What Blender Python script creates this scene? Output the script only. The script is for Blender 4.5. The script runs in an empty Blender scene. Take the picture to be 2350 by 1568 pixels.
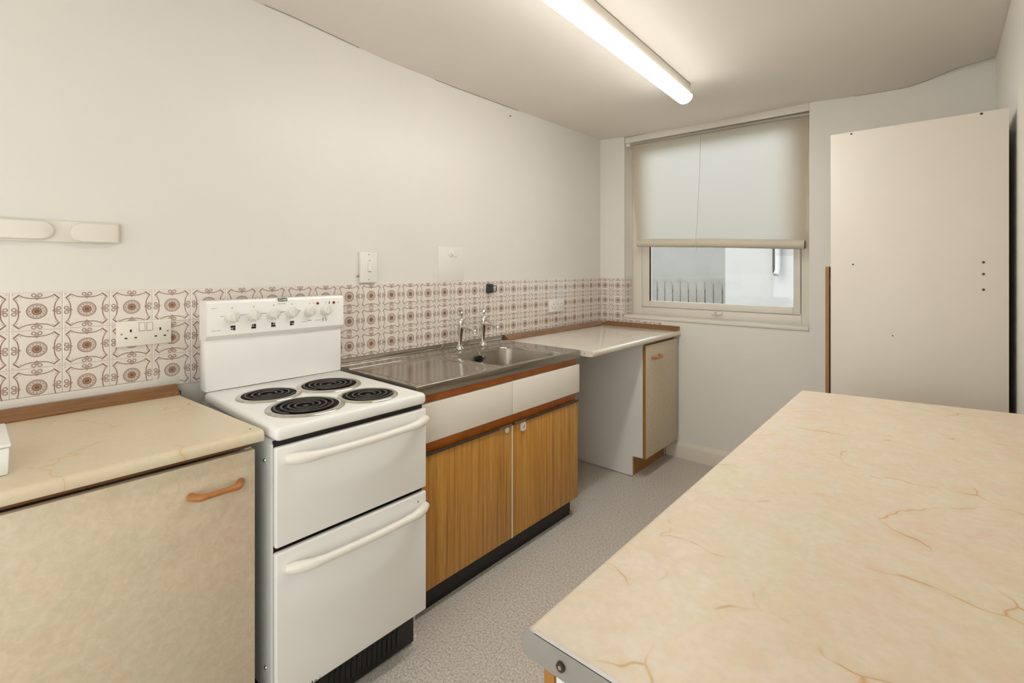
import bpy, bmesh, math, random
from mathutils import Vector, Matrix
random.seed(7)
PI = math.pi
sc = bpy.context.scene
COL = sc.collection

# ------------------------------------------------------------------ camera
F_PX, W_PX, H_PX = 1115.5, 2350.0, 1568.0
cam_d = bpy.data.cameras.new('camera')
cam_d.sensor_fit = 'HORIZONTAL'
cam_d.sensor_width = 36.0
cam_d.lens = 36.0 * F_PX / W_PX
cam_d.shift_y = -166.0 / W_PX
cam_d.clip_start = 0.02
cam = bpy.data.objects.new('camera', cam_d)
cam.location = (1.9244, -0.1422, 1.259)
cam.rotation_euler = (PI / 2, 0, 0.7230)
COL.objects.link(cam)
sc.camera = cam

# ------------------------------------------------------------------ world + exposure
LAMP_STRENGTH = 27.0
SKY_STRENGTH = 1.0
world = bpy.data.worlds.new('sky')
sc.world = world
world.use_nodes = True
wn = world.node_tree
wn.nodes.clear()
sky = wn.nodes.new('ShaderNodeTexSky')
sky.sky_type = 'NISHITA'
sky.sun_disc = False
sky.sun_elevation = math.radians(42)
sky.sun_rotation = math.radians(200)
sky.air_density = 1.0
sky.dust_density = 2.5
wbg = wn.nodes.new('ShaderNodeBackground')
wbg.inputs['Strength'].default_value = SKY_STRENGTH
wout = wn.nodes.new('ShaderNodeOutputWorld')
wmix = wn.nodes.new('ShaderNodeMix')
wmix.data_type = 'RGBA'
wmix.inputs[0].default_value = 0.72
wmix.inputs[7].default_value = (2.6, 2.6, 2.6, 1)      # thin bright overcast
wn.links.new(sky.outputs[0], wmix.inputs[6])
wn.links.new(wmix.outputs[2], wbg.inputs[0])
wn.links.new(wbg.outputs[0], wout.inputs[0])
# added fill light behind the camera, standing in for daylight
REAR_POWER = 20.0
rl_d = bpy.data.lights.new('rear_fill', 'AREA')
rl_d.shape = 'RECTANGLE'
rl_d.size = 1.9
rl_d.size_y = 1.5
rl_d.energy = REAR_POWER
rl_d.color = (0.96, 0.985, 1.0)
rl_o = bpy.data.objects.new('rear_fill', rl_d)
rl_o.location = (0.98, -1.70, 1.30)
rl_o.rotation_euler = (PI / 2 + 0.30, 0, 0)
COL.objects.link(rl_o)
# second added fill, from the right behind the camera; no door there
SIDE_POWER = 13.0
sd_d = bpy.data.lights.new('side_fill', 'AREA')
sd_d.shape = 'RECTANGLE'
sd_d.size = 1.2
sd_d.size_y = 1.8
sd_d.energy = SIDE_POWER
sd_d.color = (0.90, 0.975, 1.0)
sd_o = bpy.data.objects.new('side_fill', sd_d)
sd_o.location = (2.09, -1.02, 1.12)
sd_o.rotation_euler = (PI / 2, 0, PI / 2)
COL.objects.link(sd_o)
vs = sc.view_settings
vs.view_transform = 'Standard'
vs.look = 'None'
vs.exposure = 0.20
vs.gamma = 1.0
vs.use_curve_mapping = False


# ------------------------------------------------------------------ colour + node helpers
def lin(h):
    if isinstance(h, str):
        h = h.lstrip('#')
        v = [int(h[i:i + 2], 16) / 255 for i in (0, 2, 4)]
    else:
        v = [c / 255 for c in h]
    return tuple(c / 12.92 if c <= 0.04045 else ((c + 0.055) / 1.055) ** 2.4 for c in v) + (1.0,)


class S:
    """a socket with arithmetic, building Math nodes"""
    nt = None

    def __init__(self, s): self.s = s

    @staticmethod
    def m(op, *a, clamp=False):
        n = S.nt.nodes.new('ShaderNodeMath')
        n.operation = op
        n.use_clamp = clamp
        for i, v in enumerate(a):
            if isinstance(v, S): S.nt.links.new(v.s, n.inputs[i])
            else: n.inputs[i].default_value = v
        return S(n.outputs[0])

    def __add__(s, o): return S.m('ADD', s, o)
    __radd__ = __add__
    def __sub__(s, o): return S.m('SUBTRACT', s, o)
    def __rsub__(s, o): return S.m('SUBTRACT', o, s)
    def __mul__(s, o): return S.m('MULTIPLY', s, o)
    __rmul__ = __mul__
    def __truediv__(s, o): return S.m('DIVIDE', s, o)
    def abs(s): return S.m('ABSOLUTE', s)
    def pow(s, e): return S.m('POWER', s, e)
    def sqrt(s): return S.m('SQRT', s)


def smin(a, b): return S.m('MINIMUM', a, b)
def smax(a, b): return S.m('MAXIMUM', a, b)
def hyp(a, b): return (a * a + b * b).sqrt()
def below(d, w, soft):            # 1 where d < w
    return S.m('MULTIPLY_ADD', d - w, -1.0 / soft, 0.5, clamp=True)


def new_mat(name):
    m = bpy.data.materials.new(name)
    m.use_nodes = True
    nt = m.node_tree
    b = nt.nodes['Principled BSDF']
    S.nt = nt
    return m, nt, b


def texco(nt, scale=(1, 1, 1), which='Object', rot=(0, 0, 0)):
    t = nt.nodes.new('ShaderNodeTexCoord')
    mp = nt.nodes.new('ShaderNodeMapping')
    mp.inputs['Scale'].default_value = scale
    mp.inputs['Rotation'].default_value = rot
    nt.links.new(t.outputs[which], mp.inputs[0])
    return mp.outputs[0]


def noise(nt, vec, scale, detail=3, rough=0.55, dist=0.0):
    n = nt.nodes.new('ShaderNodeTexNoise')
    n.inputs['Scale'].default_value = scale
    n.inputs['Detail'].default_value = detail
    n.inputs['Roughness'].default_value = rough
    n.inputs['Distortion'].default_value = dist
    nt.links.new(vec, n.inputs['Vector'])
    return n


def ramp(nt, fac, stops):
    r = nt.nodes.new('ShaderNodeValToRGB')
    e = r.color_ramp.elements
    while len(e) < len(stops): e.new(0.5)
    for i, (p, c) in enumerate(stops):
        e[i].position = p
        e[i].color = c
    nt.links.new(fac, r.inputs[0])
    return r.outputs[0]


def mixc(nt, fac, a, b):
    n = nt.nodes.new('ShaderNodeMix')
    n.data_type = 'RGBA'
    for sock, v in ((n.inputs[0], fac), (n.inputs[6], a), (n.inputs[7], b)):
        if isinstance(v, S): nt.links.new(v.s, sock)
        elif hasattr(v, 'links'): nt.links.new(v, sock)
        else: sock.default_value = v
    return n.outputs[2]


def bump(nt, b, height, strength=0.2, dist=0.002):
    n = nt.nodes.new('ShaderNodeBump')
    n.inputs['Strength'].default_value = strength
    n.inputs['Distance'].default_value = dist
    nt.links.new(height, n.inputs['Height'])
    nt.links.new(n.outputs[0], b.inputs['Normal'])


def plain(name, col, rough=0.5, metal=0.0, spec=0.5, var=0.0, vscale=6.0, bump_scale=0, bump_str=0.1, coat=0.0):
    m, nt, b = new_mat(name)
    c = lin(col)
    b.inputs['Roughness'].default_value = rough
    b.inputs['Metallic'].default_value = metal
    b.inputs['Specular IOR Level'].default_value = spec
    b.inputs['Coat Weight'].default_value = coat
    b.inputs['Coat Roughness'].default_value = 0.08
    v = texco(nt)
    n = noise(nt, v, vscale, 4)
    k = max(var, 0.01)
    lo = tuple(x * (1 - k) for x in c[:3]) + (1,)
    hi = tuple(min(1, x * (1 + k)) for x in c[:3]) + (1,)
    nt.links.new(ramp(nt, n.outputs['Fac'], [(0.3, lo), (0.7, hi)]), b.inputs['Base Color'])
    if bump_scale:
        n2 = noise(nt, v, bump_scale, 3)
        bump(nt, b, n2.outputs['Fac'], bump_str)
    return m


M = {}
M['wall'] = plain('wall_paint', (235, 231, 223), 0.4, spec=0.5, var=0.015, vscale=2.0, bump_scale=90, bump_str=0.12)
M['wall_l'] = plain('wall_paint_toned_down', (228, 223, 215), 0.4, spec=0.5, var=0.015, vscale=2.0, bump_scale=90, bump_str=0.12)  # same wall paint, darkened to offset the strong light on this wall
M['sheet'] = plain('pale_plastic_sheet', (230, 226, 219), 0.35)
M['ceil'] = plain('ceiling_paint', (236, 229, 219), 0.75, spec=0.2, var=0.02, vscale=1.5, bump_scale=60, bump_str=0.12)
M['gloss_paint'] = plain('gloss_woodwork_paint', (232, 226, 214), 0.3, var=0.02, vscale=5)
M['base_paint'] = plain('baseboard_paint', (229, 221, 206), 0.38, var=0.03, vscale=5)
M['white_enamel'] = plain('white_enamel', (240, 238, 234), 0.22, var=0.02, vscale=4)
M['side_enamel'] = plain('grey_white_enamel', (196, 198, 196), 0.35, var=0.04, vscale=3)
M['cream_plastic'] = plain('cream_plastic', (231, 225, 211), 0.35, var=0.02)
M['white_plastic'] = plain('white_plastic', (234, 230, 222), 0.32, var=0.02)
M['handle_plastic'] = plain('aged_white_handle_plastic', (239, 234, 224), 0.3, var=0.03, vscale=9)
M['black_plastic'] = plain('black_plastic', (16, 14, 13), 0.4)
M['black_plinth'] = plain('black_plinth', (16, 13, 12), 0.45, var=0.3, vscale=14)
M['dark_slot'] = plain('dark_slot', (38, 26, 14), 0.8)
M['melamine'] = plain('white_melamine', (226, 218, 206), 0.4, var=0.02, vscale=2.5)
M['melamine_grey'] = plain('white_melamine_side', (233, 229, 224), 0.45, var=0.03, vscale=3)
M['drawer_white'] = plain('cream_laminate', (236, 230, 218), 0.38, var=0.02, vscale=3)
M['edge_wood'] = plain('ochre_edge_banding', (160, 112, 50), 0.5, var=0.1, vscale=30)
M['orange_wood'] = plain('red_brown_rail', (178, 98, 28), 0.45, var=0.16, vscale=18)
M['brown_plinth'] = plain('ochre_brown_plinth', (160, 112, 52), 0.5, var=0.08, vscale=14)
M['grip'] = plain('dark_bronze_grip', (70, 58, 48), 0.4, metal=0.3, var=0.1)
M['grip_light'] = plain('worn_bronze_grip', (120, 108, 96), 0.35, metal=0.4, var=0.1)
M['wood_handle'] = plain('varnished_wood_handle', (176, 114, 56), 0.35, var=0.14, vscale=40)
M['chrome'] = plain('chrome', (215, 212, 205), 0.12, metal=1.0)
M['worn_chrome'] = plain('worn_chrome', (205, 202, 194), 0.22, metal=1.0, var=0.15, vscale=40)
M['alu'] = plain('aluminium_trim', (172, 170, 166), 0.5, metal=0.8, var=0.05, vscale=20)
M['coil'] = plain('burner_coil', (66, 61, 57), 0.45, metal=0.2, var=0.2, vscale=60)
M['bowl'] = plain('burnt_drip_bowl', (9, 7, 6), 0.6, spec=0.1, var=0.4, vscale=50)
M['amber'] = plain('amber_lens', (140, 52, 12), 0.2)
M['print'] = plain('print_black', (30, 30, 28), 0.5)
M['print_grey'] = plain('print_grey', (150, 148, 140), 0.5)
M['print_faint'] = plain('print_faint', (186, 184, 176), 0.5)
M['badge'] = plain('badge_grey', (104, 100, 92), 0.35)
M['badge_text'] = plain('badge_lettering', (226, 224, 218), 0.4)
M['green_print'] = plain('print_green', (70, 110, 84), 0.5)
M['brass'] = plain('brass', (186, 160, 104), 0.3, metal=0.9)
M['teal_black'] = plain('dark_teal_plastic', (38, 50, 54), 0.4)
M['roll'] = plain('rolled_blind_fabric', (212, 204, 184), 0.7, var=0.03, vscale=12)
M['cord'] = plain('blind_cord', (206, 204, 198), 0.7)
M['steel_rail'] = plain('grey_batten', (176, 170, 158), 0.4, metal=0.2)
M['grout'] = plain('grout', (214, 205, 192), 0.8, var=0.03, vscale=40)
M['sealant'] = plain('white_sealant', (228, 223, 214), 0.45, var=0.03, vscale=40)
M['crack'] = plain('wallpaper_edge_gap_shade', (158, 142, 118), 0.8)
M['ext_grey'] = plain('grey_render', (116, 118, 113), 0.9, var=0.1, vscale=1.2)
M['ext_white'] = plain('white_render', (150, 152, 149), 0.9, var=0.03, vscale=1.5)
M['ext_ground'] = plain('concrete_paving', (104, 103, 98), 0.9, var=0.08, vscale=3)
M['ext_fence'] = plain('weathered_fence', (110, 110, 103), 0.9, var=0.1, vscale=4)
M['tub'] = plain('white_tub_plastic', (240, 240, 234), 0.35)


def marble(name, cream, pink, grey, vein, rough, seed, vein_amt=0.85, coat=0.0):
    m, nt, b = new_mat(name)
    t = texco(nt)
    mp = nt.nodes.new('ShaderNodeMapping')
    mp.inputs['Location'].default_value = (seed, seed * 0.7, 0)
    nt.links.new(t, mp.inputs[0])
    v = mp.outputs[0]
    n1 = noise(nt, v, 5.5, 4, 0.6, 0.3)
    n2 = noise(nt, v, 24, 5, 0.62, 0.5)
    n3 = noise(nt, v, 90, 3, 0.6)
    base = ramp(nt, n1.outputs['Fac'], [(0.36, lin(cream)), (0.6, lin(pink))])
    base2 = mixc(nt, S.m('MULTIPLY_ADD', S(n2.outputs['Fac']) - 0.5, 4.5, 0.45, clamp=True) * 0.6, base, lin(grey))
    fine = S.m('MULTIPLY_ADD', S(n3.outputs['Fac']) - 0.5, 4.0, 0.42, clamp=True) * 0.26
    dk = tuple(x * 0.82 for x in lin(cream)[:3]) + (1,)
    base3 = mixc(nt, fine, base2, dk)
    # broken golden veins: cell edges, bent by noise, kept only in places
    off = noise(nt, v, 6, 3, 0.55)
    va = nt.nodes.new('ShaderNodeVectorMath'); va.operation = 'SCALE'
    nt.links.new(off.outputs['Color'], va.inputs[0]); va.inputs['Scale'].default_value = 0.13
    vb = nt.nodes.new('ShaderNodeVectorMath'); vb.operation = 'ADD'
    nt.links.new(v, vb.inputs[0]); nt.links.new(va.outputs[0], vb.inputs[1])
    vor = nt.nodes.new('ShaderNodeTexVoronoi')
    vor.feature = 'DISTANCE_TO_EDGE'
    vor.inputs['Scale'].default_value = 4.8
    nt.links.new(vb.outputs[0], vor.inputs['Vector'])
    d = S(vor.outputs['Distance'])
    keep = noise(nt, v, 7.5, 3, 0.55)
    mask = S.m('MULTIPLY_ADD', S(keep.outputs['Fac']) - 0.49, 12.0, 0.0, clamp=True)
    wob = S(noise(nt, v, 30, 2).outputs['Fac'])
    core = below(d, 0.008 * wob + 0.001, 0.009) * mask
    halo = below(d, 0.015, 0.07) * mask * 0.2
    c4 = mixc(nt, halo, base3, lin(vein))
    c5 = mixc(nt, core * vein_amt, c4, lin(vein))
    nt.links.new(c5, b.inputs['Base Color'])
    b.inputs['Roughness'].default_value = rough
    b.inputs['Coat Weight'].default_value = coat
    b.inputs['Specular IOR Level'].default_value = 0.4
    return m


M['marble'] = marble('peach_marble_laminate', (226, 213, 184), (229, 204, 181), (232, 222, 206), (200, 150, 74), 0.40, 0.0, 0.7)
M['marble_l'] = marble('cream_marble_laminate', (220, 206, 176), (219, 198, 168), (215, 202, 178), (200, 158, 92), 0.3, 3.1, 0.5)
M['marble_r'] = marble('pale_marble_laminate', (226, 219, 200), (224, 212, 192), (222, 215, 202), (206, 178, 130), 0.18, 5.3, 0.4, 0.6)

m, nt, b = new_mat('beige_mottled_laminate')
v = texco(nt)
n1 = noise(nt, v, 5, 4, 0.6)
n2 = noise(nt, v, 55, 5, 0.65, 0.6)
c = ramp(nt, n1.outputs['Fac'], [(0.35, lin((200, 186, 158))), (0.65, lin((206, 183, 156)))])
f = S.m('MULTIPLY_ADD', S(n2.outputs['Fac']) - 0.5, 3.5, 0.45, clamp=True) * 0.5
nt.links.new(mixc(nt, f, c, lin((222, 210, 186))), b.inputs['Base Color'])
b.inputs['Roughness'].default_value = 0.42
M['door_beige'] = m

m, nt, b = new_mat('teak_stripe_laminate')
v = texco(nt, (1, 1, 0.02))
n1 = noise(nt, v, 75, 3, 0.6)
n2 = noise(nt, texco(nt, (1, 1, 0.05)), 260, 2, 0.5)
n3 = noise(nt, texco(nt, (1, 1, 0.05)), 9, 2, 0.5)
c = ramp(nt, n1.outputs['Fac'], [(0.30, lin((156, 98, 32))), (0.48, lin((198, 142, 62))), (0.7, lin((214, 162, 80)))])
f = S.m('MULTIPLY_ADD', S(n2.outputs['Fac']) - 0.5, 3.0, 0.4, clamp=True) * 0.35
c = mixc(nt, f, c, lin((132, 84, 30)))
f3 = S.m('MULTIPLY_ADD', S(n3.outputs['Fac']) - 0.5, 2.0, 0.3, clamp=True) * 0.3
c = mixc(nt, f3, c, lin((172, 122, 60)))
nt.links.new(c, b.inputs['Base Color'])
b.inputs['Roughness'].default_value = 0.42
M['teak'] = m

m, nt, b = new_mat('brown_wood_upstand')
v = texco(nt, (8, 0.6, 8))
n1 = noise(nt, v, 14, 4, 0.6, 0.4)
c = ramp(nt, n1.outputs['Fac'], [(0.3, lin((112, 72, 32))), (0.7, lin((146, 98, 48)))])
nt.links.new(c, b.inputs['Base Color'])
b.inputs['Roughness'].default_value = 0.25
b.inputs['Coat Weight'].default_value = 0.8
b.inputs['Coat Roughness'].default_value = 0.12
M['upstand'] = m

m, nt, b = new_mat('speckled_grey_vinyl')
v = texco(nt)
n1 = noise(nt, v, 130, 4, 0.75)
n2 = noise(nt, v, 420, 2, 0.6)
n3 = noise(nt, v, 3, 3, 0.5)
c = ramp(nt, n1.outputs['Fac'], [(0.36, lin((156, 148, 139))), (0.5, lin((200, 193, 183))), (0.64, lin((222, 216, 207)))])
f = S.m('MULTIPLY_ADD', S(n2.outputs['Fac']) - 0.56, 9.0, 0.0, clamp=True) * 0.5
c = mixc(nt, f, c, lin((128, 116, 102)))
f = S.m('MULTIPLY_ADD', S(n3.outputs['Fac']) - 0.5, 2.0, 0.2, clamp=True) * 0.25
c = mixc(nt, f, c, lin((168, 152, 128)))
nt.links.new(c, b.inputs['Base Color'])
b.inputs['Roughness'].default_value = 0.5
bump(nt, b, n1.outputs['Fac'], 0.15, 0.001)
M['floor'] = m

m, nt, b = new_mat('brushed_stainless_steel')
v = texco(nt, (260, 3, 260))
n1 = noise(nt, v, 1.0, 3, 0.6)
c = ramp(nt, n1.outputs['Fac'], [(0.3, lin((158, 151, 140))), (0.7, lin((182, 176, 166)))])
nt.links.new(c, b.inputs['Base Color'])
b.inputs['Metallic'].default_value = 1.0
r = S.m('MULTIPLY_ADD', S(n1.outputs['Fac']), 0.08, 0.12)
nt.links.new(r.s, b.inputs['Roughness'])
M['steel'] = m
M['steel_bowl'] = plain('satin_steel_bowl', (172, 166, 156), 0.34, metal=1.0, var=0.05, vscale=30)

# ---- printed ceramic tile: the whole motif is drawn in the tile's own y/z coordinates
TILE = 0.108
m, nt, b = new_mat('printed_brown_motif_tile')
tc = nt.nodes.new('ShaderNodeTexCoord')
sep = nt.nodes.new('ShaderNodeSeparateXYZ')
nt.links.new(tc.outputs['Object'], sep.inputs[0])
py = S(sep.outputs[1]).abs() / (TILE / 2)
pz = S(sep.outputs[2]).abs() / (TILE / 2)
A = smax(py, pz)
B = smin(py, pz)
r = hyp(py, pz)
SOFT = 0.03
ink = below((r - 0.385).abs(), 0.020, SOFT)
ink = smax(ink, below((r - 0.325).abs(), 0.012, SOFT) * 0.8)
ang = S.m('ARCTAN2', pz, py)
dots = below(S.m('COSINE', ang * 12.0) * -1.0, -0.35, 0.5) * below((r - 0.27).abs(), 0.03, SOFT)
ink = smax(ink, dots * 0.75)
t = B / 0.66
curve = 0.675 + t * t * t * 0.19
side = below((A - curve).abs(), 0.023, SOFT) * below(B, 0.66, 0.02)
ink = smax(ink, side)
corner = below((A + B - 1.525).abs(), 0.042, SOFT) * below(0.655 - B, 0.0, 0.02)
ink = smax(ink, corner)
tick = below((A - B - 0.12).abs(), 0.02, SOFT) * below((A + B - 1.36).abs(), 0.075, SOFT)
ink = smax(ink, tick * 0.75)
loop = below((hyp(A - 0.845, B - 0.115) - 0.078).abs(), 0.025, SOFT)
ink = smax(ink, loop * 0.85)
tip = below((((A - 0.70).abs() * 0.85 + B * 1.0) - 0.085).abs(), 0.02, SOFT)
ink = smax(ink, tip * 0.8)
cd = below(hyp(A - 0.9, B - 0.88), 0.022, SOFT)
ink = smax(ink, cd * 0.6)
tint = below((A - 0.70).abs() * 0.85 + B, 0.085, SOFT) * 0.55
rw = r + S.m('COSINE', ang * 12.0) * 0.015
disc = below(rw, 0.205, SOFT)
hole = below((r - 0.125).abs(), 0.02, SOFT)
hub = below((r - 0.06).abs(), 0.014, SOFT)
nz = noise(nt, tc.outputs['Object'], 60, 3)
bgc = ramp(nt, nz.outputs['Fac'], [(0.3, lin((228, 218, 208))), (0.7, lin((232, 223, 214)))])
c = mixc(nt, tint, bgc, lin((186, 150, 122)))
ann = below((r - 0.29).abs(), 0.09, SOFT)
c = mixc(nt, ann * 0.22, c, lin((150, 112, 84)))
c = mixc(nt, ink, c, lin((122, 84, 64)))
c = mixc(nt, disc * 0.95, c, lin((120, 78, 50)))
c = mixc(nt, hole * 0.6, c, lin((196, 160, 132)))
c = mixc(nt, hub * 0.5, c, lin((92, 50, 30)))
nt.links.new(c, b.inputs['Base Color'])
b.inputs['Roughness'].default_value = 0.14
b.inputs['Coat Weight'].default_value = 0.8
b.inputs['Coat Roughness'].default_value = 0.1
b.inputs['Coat IOR'].default_value = 1.7
M['tile'] = m

# ---- glass, blind fabric, lamp
m, nt, b = new_mat('window_glass')
nt.nodes.remove(b)
out = nt.nodes['Material Output']
tr = nt.nodes.new('ShaderNodeBsdfTransparent')
tr.inputs[0].default_value = (0.97, 0.98, 0.975, 1)
gl = nt.nodes.new('ShaderNodeBsdfGlossy'); gl.inputs['Roughness'].default_value = 0.03
df = nt.nodes.new('ShaderNodeBsdfTranslucent'); df.inputs[0].default_value = (0.9, 0.9, 0.88, 1)
mx1 = nt.nodes.new('ShaderNodeMixShader'); mx2 = nt.nodes.new('ShaderNodeMixShader')
fr = nt.nodes.new('ShaderNodeFresnel'); fr.inputs[0].default_value = 1.45
fog = noise(nt, texco(nt), 9, 4)
fg = S.m('MULTIPLY_ADD', S(fog.outputs['Fac']) - 0.4, 1.2, 0.1, clamp=True) * 0.06
nt.links.new(fg.s, mx1.inputs[0])
nt.links.new(tr.outputs[0], mx1.inputs[1]); nt.links.new(df.outputs[0], mx1.inputs[2])
nt.links.new(fr.outputs[0], mx2.inputs[0])
nt.links.new(mx1.outputs[0], mx2.inputs[1]); nt.links.new(gl.outputs[0], mx2.inputs[2])
nt.links.new(mx2.outputs[0], out.inputs[0])
M['glass'] = m

m, nt, b = new_mat('blind_fabric')
nt.nodes.remove(b)
out = nt.nodes['Material Output']
d1 = nt.nodes.new('ShaderNodeBsdfDiffuse'); d1.inputs[0].default_value = lin((234, 230, 218))
t1 = nt.nodes.new('ShaderNodeBsdfTranslucent'); t1.inputs[0].default_value = lin((252, 245, 231))
mx = nt.nodes.new('ShaderNodeMixShader')
wv = noise(nt, texco(nt, (1, 1, 0.3)), 5, 2)
mx.inputs[0].default_value = 0.88
nt.links.new(d1.outputs[0], mx.inputs[1]); nt.links.new(t1.outputs[0], mx.inputs[2])
nt.links.new(mx.outputs[0], out.inputs[0])
M['blind'] = m

m, nt, b = new_mat('lit_diffuser')
b.inputs['Base Color'].default_value = (0.9, 0.9, 0.88, 1)
b.inputs['Emission Color'].default_value = (1.0, 0.985, 0.95, 1)
geo = nt.nodes.new('ShaderNodeNewGeometry')      # flanks set dimmer than the underside to cut the glow on the ceiling
sepn = nt.nodes.new('ShaderNodeSeparateXYZ')
nt.links.new(geo.outputs['Normal'], sepn.inputs[0])
em = S.m('MULTIPLY_ADD', S.m('MULTIPLY_ADD', S(sepn.outputs[2]), -1.6, -0.25, clamp=True), LAMP_STRENGTH, 4.5)
nt.links.new(em.s, b.inputs['Emission Strength'])
M['lamp'] = m


# ------------------------------------------------------------------ mesh helpers (world coordinates)
def _set(bm, geom_faces, mi):
    for f in geom_faces: f.material_index = mi


class MB:
    def __init__(self):
        self.bm = bmesh.new()

    def box(self, x0, x1, y0, y1, z0, z1, bev=0.0, seg=2):
        t = bmesh.new()
        vs_ = [t.verts.new(p) for p in ((x0, y0, z0), (x1, y0, z0), (x1, y1, z0), (x0, y1, z0),
                                        (x0, y0, z1), (x1, y0, z1), (x1, y1, z1), (x0, y1, z1))]
        for q in ((3, 2, 1, 0), (4, 5, 6, 7), (0, 1, 5, 4), (1, 2, 6, 5), (2, 3, 7, 6), (3, 0, 4, 7)):
            t.faces.new([vs_[i] for i in q])
        if bev > 0:
            bmesh.ops.bevel(t, geom=list(t.edges), offset=bev, segments=seg, affect='EDGES', profile=0.5)
        return self.join(t)

    def join(self, t, mat=None):
        me = bpy.data.meshes.new('tmp')
        if mat: bmesh.ops.transform(t, matrix=mat, verts=t.verts)
        t.to_mesh(me); t.free()
        self.bm.from_mesh(me)
        bpy.data.meshes.remove(me)
        return self

    def prism(self, pts, axis, a0, a1, cap=True):
        """closed 2-D outline extruded along axis; pts are (x,z) for 'y', (y,z) for 'x', (x,y) for 'z'"""
        def P(p, a):
            if axis == 'y': return (p[0], a, p[1])
            if axis == 'x': return (a, p[0], p[1])
            return (p[0], p[1], a)
        t = bmesh.new()
        A_ = [t.verts.new(P(p, a0)) for p in pts]
        B_ = [t.verts.new(P(p, a1)) for p in pts]
        n = len(pts)
        for i in range(n):
            t.faces.new((A_[i], A_[(i + 1) % n], B_[(i + 1) % n], B_[i]))
        if cap:
            t.faces.new(A_[::-1]); t.faces.new(B_)
        bmesh.ops.recalc_face_normals(t, faces=t.faces)
        return self.join(t)

    def lathe(self, prof, origin, axis='z', n=24, close=True):
        """prof: (r, h) pairs along the axis"""
        t = bmesh.new()
        rings = []
        for r_, h in prof:
            ring = []
            for i in range(n):
                a = 2 * PI * i / n
                c_, s_ = r_ * math.cos(a), r_ * math.sin(a)
                p = {'z': (c_, s_, h), 'x': (h, c_, s_), 'y': (s_, h, c_)}[axis]
                ring.append(t.verts.new(Vector(p) + Vector(origin)))
            rings.append(ring)
        for r0, r1 in zip(rings, rings[1:]):
            for i in range(n):
                t.faces.new((r0[i], r0[(i + 1) % n], r1[(i + 1) % n], r1[i]))
        if close:
            t.faces.new(rings[0][::-1]); t.faces.new(rings[-1])
        bmesh.ops.recalc_face_normals(t, faces=t.faces)
        return self.join(t)

    def tube(self, pts, rad, n=10, closed=False, squash=None):
        """tube along points; rad is one radius or one per point"""
        pts = [Vector(p) for p in pts]
        k = len(pts)
        rr = rad if isinstance(rad, (list, tuple)) else [rad] * k
        t = bmesh.new()
        rings = []
        up = None
        for i, p in enumerate(pts):
            a = pts[(i - 1) % k] if (closed or i > 0) else p
            c_ = pts[(i + 1) % k] if (closed or i < k - 1) else p
            d = (c_ - a).normalized()
            if up is None:
                ref = Vector((0, 0, 1)) if abs(d.z) < 0.9 else Vector((1, 0, 0))
                up = (ref - d * ref.dot(d)).normalized()
            else:
                up = (up - d * up.dot(d)).normalized()
            sd = d.cross(up)
            ring = []
            for j in range(n):
                an = 2 * PI * j / n
                ring.append(t.verts.new(p + up * (rr[i] * math.cos(an) * (squash or 1)) + sd * (rr[i] * math.sin(an))))
            rings.append(ring)
        prs = list(zip(rings, rings[1:])) + ([(rings[-1], rings[0])] if closed else [])
        for r0, r1 in prs:
            for j in range(n):
                t.faces.new((r0[j], r0[(j + 1) % n], r1[(j + 1) % n], r1[j]))
        if not closed:
            t.faces.new(rings[0][::-1]); t.faces.new(rings[-1])
        bmesh.ops.recalc_face_normals(t, faces=t.faces)
        return self.join(t)

    def warp(self, fn):
        for v_ in self.bm.verts: v_.co = Vector(fn(v_.co))
        return self

    def mesh(self, name, smooth=True, ang=38):
        me = bpy.data.meshes.new(name)
        self.bm.to_mesh(me); self.bm.free()
        if smooth:
            me.polygons.foreach_set('use_smooth', [True] * len(me.polygons))
            me.set_sharp_from_angle(angle=math.radians(ang))
        me.update()
        return me


def wloc(o):
    v_ = Vector((0, 0, 0))
    while o: v_ += o.location; o = o.parent
    return v_


def part(name, mb, mat, parent=None, label=None, local=False, origin=None, ang=38):
    """link the shape as ONE mesh object, child of parent; world coordinates unless local"""
    me = mb.mesh(name, ang=ang)
    o = bpy.data.objects.new(name, me)
    me.materials.append(M[mat] if isinstance(mat, str) else mat)
    COL.objects.link(o)
    if parent: o.parent = parent
    if not local:
        base = wloc(parent) if parent else Vector((0, 0, 0))
        org = Vector(origin) if origin else base
        me.transform(Matrix.Translation(-org))
        o.location = org - base
    if label: o['label'] = label
    return o


def tag(o, label, cat, group=None, kind=None):
    o['label'] = label; o['category'] = cat
    if group: o['group'] = group
    if kind: o['kind'] = kind
    return o


def thing(name, label, cat, loc=(0, 0, 0), group=None):
    o = bpy.data.objects.new(name, None)
    o.empty_display_size = 0.05
    o.location = loc
    COL.objects.link(o)
    return tag(o, label, cat, group)


def struct(name, mb, mat, parent=None, ang=38):
    o = part(name, mb, mat, parent, ang=ang)
    if parent is None: o['kind'] = 'structure'
    return o


def rrect(cx, cy, hx, hy, r_, n=8):
    out_ = []
    for qx, qy, a0 in ((1, 1, 0), (-1, 1, 90), (-1, -1, 180), (1, -1, 270)):
        for i in range(n + 1):
            a = math.radians(a0 + 90 * i / n)
            out_.append((cx + qx * (hx - r_) + r_ * math.cos(a), cy + qy * (hy - r_) + r_ * math.sin(a)))
    return out_


def lerp_table(tab, v_):
    if v_ <= tab[0][0]: return tab[0][1]
    for (a, b_), (c_, d) in zip(tab, tab[1:]):
        if v_ <= c_: return b_ + (d - b_) * (v_ - a) / (c_ - a)
    return tab[-1][1]


# ================================================================== SETTING
L = 3.046            # back wall tile face
XR = 2.116           # right wall
YN = -1.75           # wall behind the photographer
RV = 0.13            # window reveal depth
WX0, WX1 = 0.197, 1.363
WT = 0.004

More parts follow.
